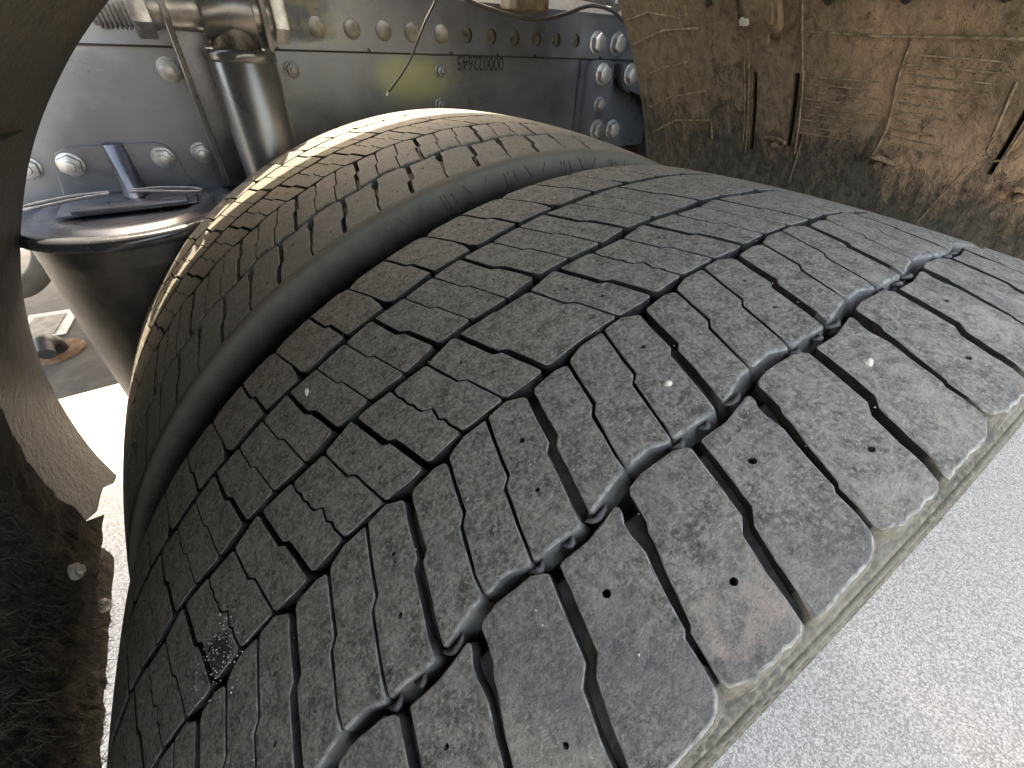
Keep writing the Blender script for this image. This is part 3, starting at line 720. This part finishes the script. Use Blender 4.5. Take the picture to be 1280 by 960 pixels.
# ------------------------------------------------------------------ shock absorber and its mount
sh = thing('shock_absorber', 'dark glossy shock absorber tube hanging from a thick bolt on the chassis rail', 'shock absorber', (-.199, .70, .56))
def lp(bm, name, m, parent, origin, sharp=35): bm.transform(Matrix.Translation([-q for q in origin])); return put(name, bm_mesh(name, bm, True, sharp), m, parent)
O = (-.199, .70, .56)
bm = bmesh.new(); bm_cyl(bm, (-.199, .70, .546), (-.199, .70, .10), .0365, n=64, bev=.001); lp(bm, 'dust_tube', M_DAMPER, sh, O)
bm = bmesh.new(); lathe_z(bm, [(.0365, .536), (.0378, .537), (.0382, .5435), (.0378, .546), (.0355, .5475), (.0335, .5455), (.030, .5445), (.018, .545), (.0005, .545)], (-.199, .70), 64); lp(bm, 'top_cap', M_DAMPER, sh, O, 50)
bm = bmesh.new(); bm_cyl(bm, (-.200, .70, .540), (-.200, .70, .582), .026, .024, n=32, bev=.002); lp(bm, 'neck', M_GREASE, sh, O)
bm = bmesh.new(); bm_cyl(bm, (-.228, .70, .582), (-.176, .70, .582), .0300, n=40, bev=.002); lp(bm, 'eye', M_DAMPER, sh, O)
mt = thing('shock_mount', 'welded fork bracket and cross bolt holding the shock absorber at the chassis rail', 'bracket', (-.23, YW, .58))
O = (-.23, YW, .58)
bm = bmesh.new(); bm_cyl(bm, (-.322, .70, .582), (-.150, .70, .582), .0195, n=32, bev=.001); lp(bm, 'cross_bolt', M_BOLT, mt, O)
bm = bmesh.new()
for k in range(7): bm_cyl(bm, (-.318 + k * .004, .70, .582), (-.3155 + k * .004, .70, .582), .0215, n=24, bev=.0006)
lp(bm, 'thread', M_BOLT2, mt, O)
bm = bmesh.new(); bm_cyl(bm, (-.290, .70, .582), (-.272, .70, .582), .0285, n=6, bev=.002); lp(bm, 'nut', M_BOLT, mt, O)
bm = bmesh.new(); bm_cyl(bm, (-.157, .70, .582), (-.141, .70, .582), .0295, n=6, bev=.002); lp(bm, 'bolt_head', M_BOLT, mt, O)
for x0 in (-.262, -.168):
    bm = bmesh.new(); a = [(x0, .672, .625), (x0, .678, .572), (x0, .735, .40), (x0, YW - .001, .40), (x0, YW - .001, .63)]
    va = [bm.verts.new(q) for q in a]; vb = [bm.verts.new((q[0] + .006, q[1], q[2])) for q in a]
    bm.faces.new(va); bm.faces.new(list(reversed(vb)))
    for i in range(5): bm.faces.new((va[i], va[(i + 1) % 5], vb[(i + 1) % 5], vb[i]))
    bmesh.ops.bevel(bm, geom=bm.edges[:], offset=.0008, segments=1, affect='EDGES'); lp(bm, 'side_plate', M_DAMPER, mt, O)
bm = bmesh.new(); bm_box(bm, (-.2555, .755, .400), (-.1685, .763, .560)); lp(bm, 'back_plate', M_BLACKP, mt, O)
bm = bmesh.new(); bm_cyl(bm, (-.2775, .75, .575), (-.2665, .75, .575), .011, n=6, bev=.001); lp(bm, 'lock_bolt', M_BOLT2, mt, O)

# ------------------------------------------------------------------ air spring
asp = thing('air_spring', 'black air spring bellows with round metal top plate under the chassis rail', 'air spring', (-.374, .725, .384))
O = (-.374, .725, .384); cx, cy = O[0], O[1]
bm = bmesh.new(); rr = lathe_z(bm, [(.0005, .376), (.105, .376), (.112, .374), (.119, .374), (.1215, .3785), (.1215, .3825), (.119, .386), (.113, .3870), (.104, .3860), (.100, .3835), (.094, .3832), (.090, .3875), (.080, .3885), (.074, .3880), (.070, .3850), (.060, .3848), (.0005, .3848)], (cx, cy), 96)
lp(bm, 'top_plate', M_BLACKP, asp, O, 60)
bm = bmesh.new(); lathe_z(bm, [(.098, .3765), (.105, .372), (.1075, .362), (.1078, .350), (.1083, .348), (.1078, .346), (.1110, .30), (.1165, .2), (.1205, .10), (.118, .04), (.102, -.02), (.085, -.05)], (cx, cy), 96)
lp(bm, 'bellows', M_BELLOW, asp, O, 60)
bm = bmesh.new(); lathe_z(bm, [(.086, -.04), (.088, -.06), (.086, -.12), (.060, -.16), (.0005, -.16)], (cx, cy), 48); lp(bm, 'piston', M_DARK, asp, O, 40)
# bracket: flat plate on the web with a ribbed centre, folded foot and wire pins
ab = thing('spring_bracket', 'black pressed bracket with centre rib and two nuts above the air spring', 'bracket', (-.37, YW, .42))
O = (-.37, YW, .42)
bm = bmesh.new(); prism(bm, [(-.440, .392), (-.300, .392), (-.306, .430), (-.311, .441), (-.322, .446), (-.412, .446), (-.424, .441), (-.429, .430)], YW - .0055, YW - .0005, .0012)
lp(bm, 'back_plate', M_FRAME, ab, O)
bm = bmesh.new()
ring = []
for z, hw, dp in ((.447, .0095, .006), (.44, .0098, .009), (.42, .0105, .018), (.405, .0110, .028), (.393, .0125, .042)):
    ring.append([bm.verts.new((-.366 + hw * cos(a) * 1.1, YW - .005 - dp * max(0, sin(a)) ** .8, z)) for a in [pi * k / 12 for k in range(13)]])
for a, b in zip(ring, ring[1:]):
    for k in range(12): bm.faces.new((a[k], a[k + 1], b[k + 1], b[k]))
bm.faces.new(ring[0]); lp(bm, 'rib', M_BLACKP, ab, O, 60)
bm = bmesh.new(); bm_box(bm, (-.440, YW - .085, .3885), (-.300, YW - .0005, .3915), bev=.001); bm_box(bm, (-.425, YW - .090, .3915), (-.310, YW - .060, .3965), None, .0015); lp(bm, 'foot', M_BLACKP, ab, O)
for x0, sg in ((-.415, -1), (-.335, 1)):
    bm = bmesh.new(); y = YW - .065
    pts = [(x0 - sg * .03, y + .003, .4065), (x0, y, .4068), (x0 + sg * .02, y - .008, .4068), (x0 + sg * .038, y - .016, .406), (x0 + sg * .045, y - .026, .4055), (x0 + sg * .038, y - .031, .4055), (x0 + sg * .015, y - .022, .4062), (x0 - sg * .01, y - .010, .4065), (x0 - sg * .03, y - .004, .4065)]
    bm_tube(bm, catmull(pts, 5), .0016, 8); lp(bm, 'wire_pin', M_BOLT2, ab, O)
for x in (-.415, -.320): bolt(NUT, x, .428, YW - .0055, ab, M_BOLT, O)

# ------------------------------------------------------------------ beam low on the left with label and plug
be = thing('axle_beam', 'grimy grey steel beam behind the air spring with a worn label', 'beam', (-.65, 1.1, .1))
O = (-.65, 1.1, .1)
bm = bmesh.new(); bm_box(bm, (-.95, .815, .088), (-.47, 1.55, .10), bev=.003); lp(bm, 'beam', M_BEAM, be, O)
bm = bmesh.new(); bm_box(bm, (-.680, 1.022, .1012), (-.600, 1.128, .1026), Matrix.Translation((-.64, 1.075, 0)) @ Matrix.Rotation(-.12, 4, 'Z') @ Matrix.Translation((.64, -1.075, 0))); lb = lp(bm, 'label', M_LABEL, be, O)
bm = bmesh.new(); bm_box(bm, (-.668, 1.030, .1034), (-.618, 1.110, .1040), Matrix.Translation((-.64, 1.075, 0)) @ Matrix.Rotation(-.12, 4, 'Z') @ Matrix.Translation((.64, -1.075, 0))); put('label_print', bm_mesh('label_print', bm), M_LABEL2, be)
be.children[-1].location = (-O[0], -O[1], -O[2])
bm = bmesh.new(); lathe_z(bm, [(.040, .1005), (.039, .104), (.032, .106), (.026, .105), (.0005, .105)], (-.612, .955), 32); lp(bm, 'rusty_seat', M_RUST, be, O)
bm = bmesh.new(); bm_tube(bm, catmull([(-.612, .955, .103), (-.612, .948, .125), (-.610, .925, .135), (-.608, .90, .128)], 6), [.017] * 6 + [.014] * 7 + [.012] * 6, 16); lp(bm, 'breather_hose', M_DARK, be, O)
hp = bmesh.new(); bm_tube(hp, catmull([(-.86, 1.25, .30), (-.74, 1.20, .22), (-.66, 1.10, .17), (-.60, 1.13, .20), (-.58, 1.2, .30)], 8), .018, 14)
tag(put('air_hose', bm_mesh('air_hose', hp, True), M_BEAM), 'grey curved hose behind the air spring, above the beam', 'hose')

# ------------------------------------------------------------------ mudguards
def resample(prof, s0, s1, step, extra=()):
    L = [0]
    for a, b in zip(prof, prof[1:]): L.append(L[-1] + hypot(b[0] - a[0], b[1] - a[1]))
    s0 = max(0, s0); s1 = min(L[-1], s1); n = max(2, int((s1 - s0) / step)); ss = sorted(set([s0 + (s1 - s0) * i / n for i in range(n + 1)]) | set(extra))
    out = []
    cm = catmull([(p[0], p[1], 0) for p in prof], 10); CL = [0]
    for a, b in zip(cm, cm[1:]): CL.append(CL[-1] + (b - a).length)
    k = CL[-1] / L[-1]
    for s in ss:
        q = s * k; i = max(j for j in range(len(CL)) if CL[j] <= q + 1e-12); i = min(i, len(cm) - 2); t = (q - CL[i]) / (CL[i + 1] - CL[i])
        p = cm[i].lerp(cm[i + 1], t); d = (cm[i + 1] - cm[i]).normalized(); out.append((s, (p.x, p.y), (d.y, -d.x)))
    return out
def arc(cx, cz, r, sg, zs): return [(cx + sg * math.sqrt(r * r - (z - cz) ** 2), z) for z in zs]
RP = [(.20, .725), (.27, .690)] + arc(-.1745, .0994, .7464, 1, [.645, .61, .57, .53, .49, .45, .41, .36, .30, .25, .20])
LPf = [(-.17, .685), (-.235, .634)] + arc(.1135, .0612, .6655, -1, [.59, .56, .53, .49, .45, .41, .37, .32, .27, .22, .17, .12, .07, .021])
TPf = [(.34, .652), (.30, .690), (.24, .722), (.15, .752), (.04, .765), (-.07, .757), (-.16, .722), (-.22, .672), (-.25, .640)]
def at_z(prof, z):
    for a, b in zip(prof, prof[1:]):
        if min(a[1], b[1]) <= z <= max(a[1], b[1]):
            t = (z - a[1]) / (b[1] - a[1]); return a[0] + (b[0] - a[0]) * t
    return prof[-1][0]
def s_of_z(prof, z):
    s = 0
    for a, b in zip(prof, prof[1:]):
        L = hypot(b[0] - a[0], b[1] - a[1])
        if min(a[1], b[1]) <= z <= max(a[1], b[1]): return s + L * (z - a[1]) / (b[1] - a[1])
        s += L
    return s
def shell(prof, y0, y1, ny, step, sign, thick=.004, slots=(), wav=.0, cut=None):
    """curved sheet; sign picks which side faces the wheel; slots: (y0,y1,s0,s1) pockets"""
    ex_s = [v for sl in slots for v in sl[2:]]; rows = resample(prof, 0, 99, step, ex_s)
    ys = sorted(set([y0 + (y1 - y0) * i / ny for i in range(ny + 1)] + [v for sl in slots for v in sl[:2]]))
    bm = bmesh.new(); F = []; Bk = []
    for s, p, nn in rows:
        f = []; b = []
        for y in ys:
            yy = y
            if cut: yy = cut(y, s)
            w_ = wav * noise.noise(Vector((p[0] * 9, y * 9, p[1] * 9)))
            f.append(bm.verts.new((p[0] + nn[0] * (w_) * sign, yy, p[1] + nn[1] * w_ * sign)))
            b.append(bm.verts.new((p[0] - nn[0] * sign * thick, yy, p[1] - nn[1] * sign * thick)))
        F.append(f); Bk.append(b)
    def inslot(i, j):
        sm = (rows[i][0] + rows[i + 1][0]) / 2; ym = (ys[j] + ys[j + 1]) / 2
        return any(a < ym < b and c < sm < d for a, b, c, d in slots)
    for i in range(len(rows) - 1):
        for j in range(len(ys) - 1):
            if inslot(i, j): continue
            bm.faces.new((F[i][j], F[i][j + 1], F[i + 1][j + 1], F[i + 1][j])); bm.faces.new((Bk[i][j], Bk[i + 1][j], Bk[i + 1][j + 1], Bk[i][j + 1]))
    for i in range(len(rows) - 1):
        for j in (0, len(ys) - 1): bm.faces.new((F[i][j], F[i + 1][j], Bk[i + 1][j], Bk[i][j]))
    for j in range(len(ys) - 1):
        for i in (0, len(rows) - 1): bm.faces.new((F[i][j], F[i][j + 1], Bk[i][j + 1], Bk[i][j]))
    return bm
def on(prof, z, h, sign):
    x = at_z(prof, z); s = .004; x2 = at_z(prof, z - s); d = Vector((x2 - x, -s)).normalized(); nn = Vector((d.y, -d.x)) * sign
    return x + nn.x * h, z + nn.y * h
def bead(bm, prof, sign, pts, r=.0014, sink=.4, n=6):
    """moulded ridge following the sheet; pts = (y, z)"""
    out = []
    for (a, b) in zip(pts, pts[1:]):
        m = max(2, int(hypot(b[0] - a[0], b[1] - a[1]) / .012))
        for k in range(m):
            t = k / m; y = a[0] + (b[0] - a[0]) * t; z = a[1] + (b[1] - a[1]) * t; x, zz = on(prof, z, -r * sink + r * .6, sign); out.append((x, y, zz))
    x, zz = on(prof, pts[-1][1], r * .2, sign); out.append((x, pts[-1][0], zz)); bm_tube(bm, out, r, n)

fm = thing('front_mudguard', 'mud caked brown plastic mudguard wall on the right, behind the tyres', 'mudguard', (.45, .3, .45))
O = (.45, .3, .45); SR = +1   # inner face points to the wheel
zs = lambda z: s_of_z(RP, z)
slots = [(.4212, .4278, zs(.548), zs(.446)), (.3608, .3672, zs(.551), zs(.462)), (.126, .131, zs(.557), zs(.475))]
bm = shell(RP, -.12, .66, 44, .012, SR, .005, slots, .0016); lp(bm, 'guard_sheet', M_MUD, fm, O, 60)
for a, b, c, d in slots:      # pockets behind the slots
    rows = resample(RP, c, d, .02); bm = bmesh.new()
    for i, (s, p, nn) in enumerate(rows):
        rows[i] = [bm.verts.new((p[0] - nn[0] * h, y, p[1] - nn[1] * h)) for y, h in ((a, .0), (a, .014), (b, .014), (b, .0))]
    bm.faces.new(rows[0]); bm.faces.new(list(reversed(rows[-1])))
    for p_, q_ in zip(rows, rows[1:]):
        for k in range(3): bm.faces.new((p_[k], p_[k + 1], q_[k + 1], q_[k]))
    lp(bm, 'slot', M_SLOT, fm, O)
def rib(pts, r=.0016, name='ridge', sink=.4):
    bm = bmesh.new(); bead(bm, RP, SR, pts, r, sink); lp(bm, name, M_MUDLIP, fm, O, 60)
rib([(.361, .593), (.274, .590), (.155, .591), (-.1, .592)], .0016)
rib([(.361, .640), (.3605, .593), (.357, .553)], .0014)
rib([(.448, .640), (.445, .596)], .0022); rib([(.528, .640), (.528, .596)], .0018)
rib([(.434, .60), (.4345, .440)], .0012); rib([(.3555, .555), (.352, .455)], .0014); rib([(.441, .56), (.440, .455)], .001)
rib([(.651, .571), (.577, .590), (.510, .593)], .0016); rib([(.645, .528), (.587, .545), (.537, .554)], .0015)
rib([(.639, .482), (.585, .503), (.508, .519)], .0017); rib([(.636, .440), (.579, .468), (.502, .478), (.500, .45)], .0017)
rib([(.655, .60), (.60, .610), (.54, .603)], .0014)
rib([(.243, .587), (.247, .561), (.243, .505), (.248, .477), (.256, .46)], .0013)
rib([(.146, .56), (.142, .50), (.133, .488), (.124, .492), (.120, .56)], .0013)
rib([(.345, .48), (.352, .41)], .001); rib([(.15, .48), (.17, .40)], .0011)
for k in range(11):
    z = .575 - k * .0088; j = rnd.uniform(0, .004)
    rib([(.240 + j - (0 if k < 3 else .002), z + .001), (.165 + rnd.uniform(-.012, .012) + (.02 if k > 4 else 0), z - .001)], .0009, 'ridge', .5)
for k in range(9):
    z = .549 - k * .0082; rib([(.350, z), (.262 + rnd.uniform(-.006, .018), z + .0005)], .0008, 'ridge', .55)
# moulded hooks
for y, z in ((.385, .4665), (.240, .467), (.094, .463)):
    x0, z0 = on(RP, z, 0, SR); bm = bmesh.new()
    for k in range(9):
        a = pi * (k / 8); 
    pts = [(on(RP, z + .010 * sin(pi * k / 8) + .0, .0015 + .009 * sin(pi * k / 8), SR)[0], y + .016 * cos(pi * k / 8), on(RP, z + .010 * sin(pi * k / 8), .0015 + .009 * sin(pi * k / 8), SR)[1]) for k in range(9)]
    bm_tube(bm, pts, .0030, 8)
    xa, za = on(RP, z - .004, .0, SR); xb, zb = on(RP, z - .002, .006, SR); bm_cyl(bm, (xa, y, za), (xb, y - .002, zb), .0062, .0045, n=14, bev=.001)
    lp(bm, 'moulded_hook', M_MUD, fm, O, 50)
    bm = bmesh.new(); xa, za = on(RP, z + .001, -.004, SR); xb, zb = on(RP, z + .001, .0008, SR); bm_cyl(bm, (xa, y - .006, za), (xb, y - .006, zb), .0068, n=14); lp(bm, 'hook_recess', M_DARK, fm, O, 50)
for y in (.488, .330, .255, .178):
    bm = bmesh.new(); xa, za = on(RP, .619, -.002, SR); xb, zb = on(RP, .619, .0035, SR); bm_cyl(bm, (xa, y, za), (xb, y, zb), .0062, .005, n=6, bev=.0006); lp(bm, 'fixing', M_DARK, fm, O, 50)
bc = thing('bracket_clip', 'brown muddy rectangular clip at the top of the right mudguard', 'clip', (.385, .405, .61))
bm = bmesh.new(); a = on(RP, .650, .004, SR); b = on(RP, .597, .006, SR)
mt_ = Matrix(); d = Vector((b[0] - a[0], 0, b[1] - a[1])); L = d.length; d.normalize(); nn = Vector((-abs(d.z), 0, -abs(d.x))) ; nn.normalize()
RM = Matrix((Vector((d.x, 0, nn.x)), Vector((0, 1, 0)), Vector((d.z, 0, nn.z)))).to_4x4(); RM.translation = Vector((a[0], .405, a[1]))
bm_box(bm, (0, -.024, -.004), (L, .024, .006), RM, .002); bm_box(bm, (L * .1, -.019, .006), (L * .82, .019, .010), RM, .0015)
bm_box(bm, (L, -.006, -.002), (L + .018, .010, .003), RM, .001)
bm.transform(Matrix.Translation((-.385, -.405, -.61))); put('clip_body', bm_mesh('clip_body', bm, True, 40), M_MUD, bc)
bm = bmesh.new(); bm_box(bm, (L * .70, .012, .0075), (L * .80, .024, .0125), RM, .0004); bm.transform(Matrix.Translation((-.385, -.405, -.61))); put('bright_tab', bm_mesh('bright_tab', bm), M_LABEL, bc)

rm = thing('rear_mudguard', 'dark dusty curved plastic mudguard along the left edge with a notched lower corner', 'mudguard', (-.5, .3, .3))
O = (-.5, .3, .3)
Ltot = s_of_z(LPf, .0211)
def cutf(y, s):
    e = (Ltot - s) / .075
    if e < 1 and y > .40:
        k = (y - .40) / .26; return y - .0 * k
    return y
bm = shell(LPf, -.10, .66, 60, .010, -1, .005, (), .0008)
# notched lower corner
def low(y):
    K = [(-.2, .10), (.508, .10), (.532, .080), (.560, .062), (.590, .059), (.612, .054), (.635, .034), (.652, .027), (.70, .027)]
    for a, b in zip(K, K[1:]):
        if a[0] <= y <= b[0]: return a[1] + (b[1] - a[1]) * (y - a[0]) / (b[0] - a[0])
    return .1
for v in bm.verts:
    zb = low(v.co.y)
    if v.co.z < zb:
        dx = v.co.x - at_z(LPf, max(v.co.z, .0211)); v.co.z = zb; v.co.x = at_z(LPf, zb) + dx
lp(bm, 'guard_sheet', M_OLIVE, rm, O, 60)
bm = bmesh.new()
bead(bm, LPf, -1, [(.52, .50), (.40, .512), (.25, .505)], .0018, .5)
lp(bm, 'ridge', M_OLIVE, rm, O, 60)
bm = shell(TPf, .0, .695, 10, .02, +1, .004); lp(bm, 'unseen_top_sheet', M_OLIVE, rm, O, 60)  # out of view; inner edge widened to narrow the sun strip on the tyre
# spray suppression mat with bristles and two washers
sm = thing('spray_flap', 'matted muddy spray suppression flap at the lower left with two pale washers', 'mud flap', (-.59, .3, .0))
O = (-.59, .3, .0)
def mat_x(z): return max(at_z(LPf, max(z, .0211)) + .012, -.571) if z > .066 else -.577
def mat_edge(z):
    K = [(-.1, .556), (.058, .553), (.085, .525), (.10, .508), (.173, .488), (.225, .477), (.262, .469), (.36, .445), (.6, .40)]
    for a, b in zip(K, K[1:]):
        if a[0] <= z <= b[0]: return a[1] + (b[1] - a[1]) * (z - a[0]) / (b[0] - a[0])
bm = bmesh.new(); rows = []
zz = .40
while zz > -.034:
    ye = mat_edge(zz); row = []
    for k in range(61):
        y = -.12 + (ye + .12) * k / 60; f = noise.noise(Vector((y * 45, zz * 45, 3.1))) + .6 * noise.noise(Vector((y * 120, zz * 120, 3.1))); zb = zz
        if zz < -.028: zb = zz + .004 * noise.noise(Vector((y * 90, 0, 7)))
        row.append(bm.verts.new((mat_x(zz) + .0035 * f, y + (.004 * noise.noise(Vector((zz * 150, 5, 1))) if k == 60 else 0), zb)))
    rows.append(row); zz -= .005
for a, b in zip(rows, rows[1:]):
    for k in range(60): bm.faces.new((a[k], a[k + 1], b[k + 1], b[k]))
bmesh.ops.solidify(bm, geom=bm.faces[:], thickness=-.006)
lp(bm, 'flap_sheet', M_BRISTLE, sm, O, 60)
rb = random.Random(5); vs = []; fs = []
for _ in range(9000):
    z = rb.uniform(-.03, .36); ym = mat_edge(z) - .03; y = -.10 + (ym + .06) * rb.random()
    x = mat_x(z) + .001; l = rb.uniform(.006, .018); d = Vector((rb.uniform(.1, .7), rb.uniform(-.9, .9), rb.uniform(-1.0, .2))).normalized() * l; wv = Vector((rb.uniform(-1, 1), rb.uniform(-1, 1), rb.uniform(-1, 1))).normalized() * .0006
    b0 = len(vs); q = Vector((x, y, z)); vs += [q - wv, q + wv, q + d]; fs.append((b0, b0 + 1, b0 + 2))
me = mesh('bristles', [v - Vector(O) for v in vs], fs); o = put('bristles', me, M_BRISTLE, sm); o['kind'] = 'stuff'
for y, z in ((.408, .133), (.455, .003)):
    bm = bmesh.new(); x = mat_x(z) + .011; bm_cyl(bm, (x - .004, y, z), (x + .001, y, z), .0085, n=20, bev=.0004); bm_cyl(bm, (x, y, z), (x + .005, y, z), .0045, n=6, bev=.0005); lp(bm, 'washer', M_LABEL, sm, O, 40)

pebble(tp(.2046, 0.0 - 4.475), .0022, 'largest pale pebble, wedged in a cross groove on the far side of the foreground tread', 1.3)
pebble(tp(.0703, 2 - 4.477 - 0.0), .0017, 'white grit stuck in a pin hole in the middle of the foreground tread', 2.1)
pebble(tp(.0314, 3 - 4.537), .0017, 'white grit stuck in a pin hole near the outer shoulder of the foreground tread', 3.7)

# loose grit lying on the tread
vs = []; fs = []; rg_ = random.Random(31)
for _ in range(420):
    y = rg_.uniform(.0, .268); u = rg_.uniform(-9, 2); 
    if _ < 120: y = .118 + rg_.gauss(0, .009); u = -5.80 + rg_.gauss(0, .13)
    c = surf(y, u * PM, .0001); r_ = rg_.uniform(.00016, .00034) * (1.5 if rg_.random() < .08 else 1)
    d = [Vector((rg_.uniform(-1, 1), rg_.uniform(-1, 1), rg_.uniform(-1, 1))).normalized() * r_ for k in range(4)]
    b0 = len(vs); vs += [c + Vector((r_, 0, 0)) + d[0] * .3, c + Vector((-r_, r_, 0)) + d[1] * .3, c + Vector((-r_ * .6, -r_, 0)) + d[2] * .3, c + snorm(y, u * PM) * r_ * 1.2]
    fs += [(b0, b0 + 1, b0 + 2), (b0, b0 + 3, b0 + 1), (b0 + 1, b0 + 3, b0 + 2), (b0 + 2, b0 + 3, b0)]
gm = put('grit', mesh('grit', vs, fs), M_STONE, outer); gm['kind'] = 'stuff'
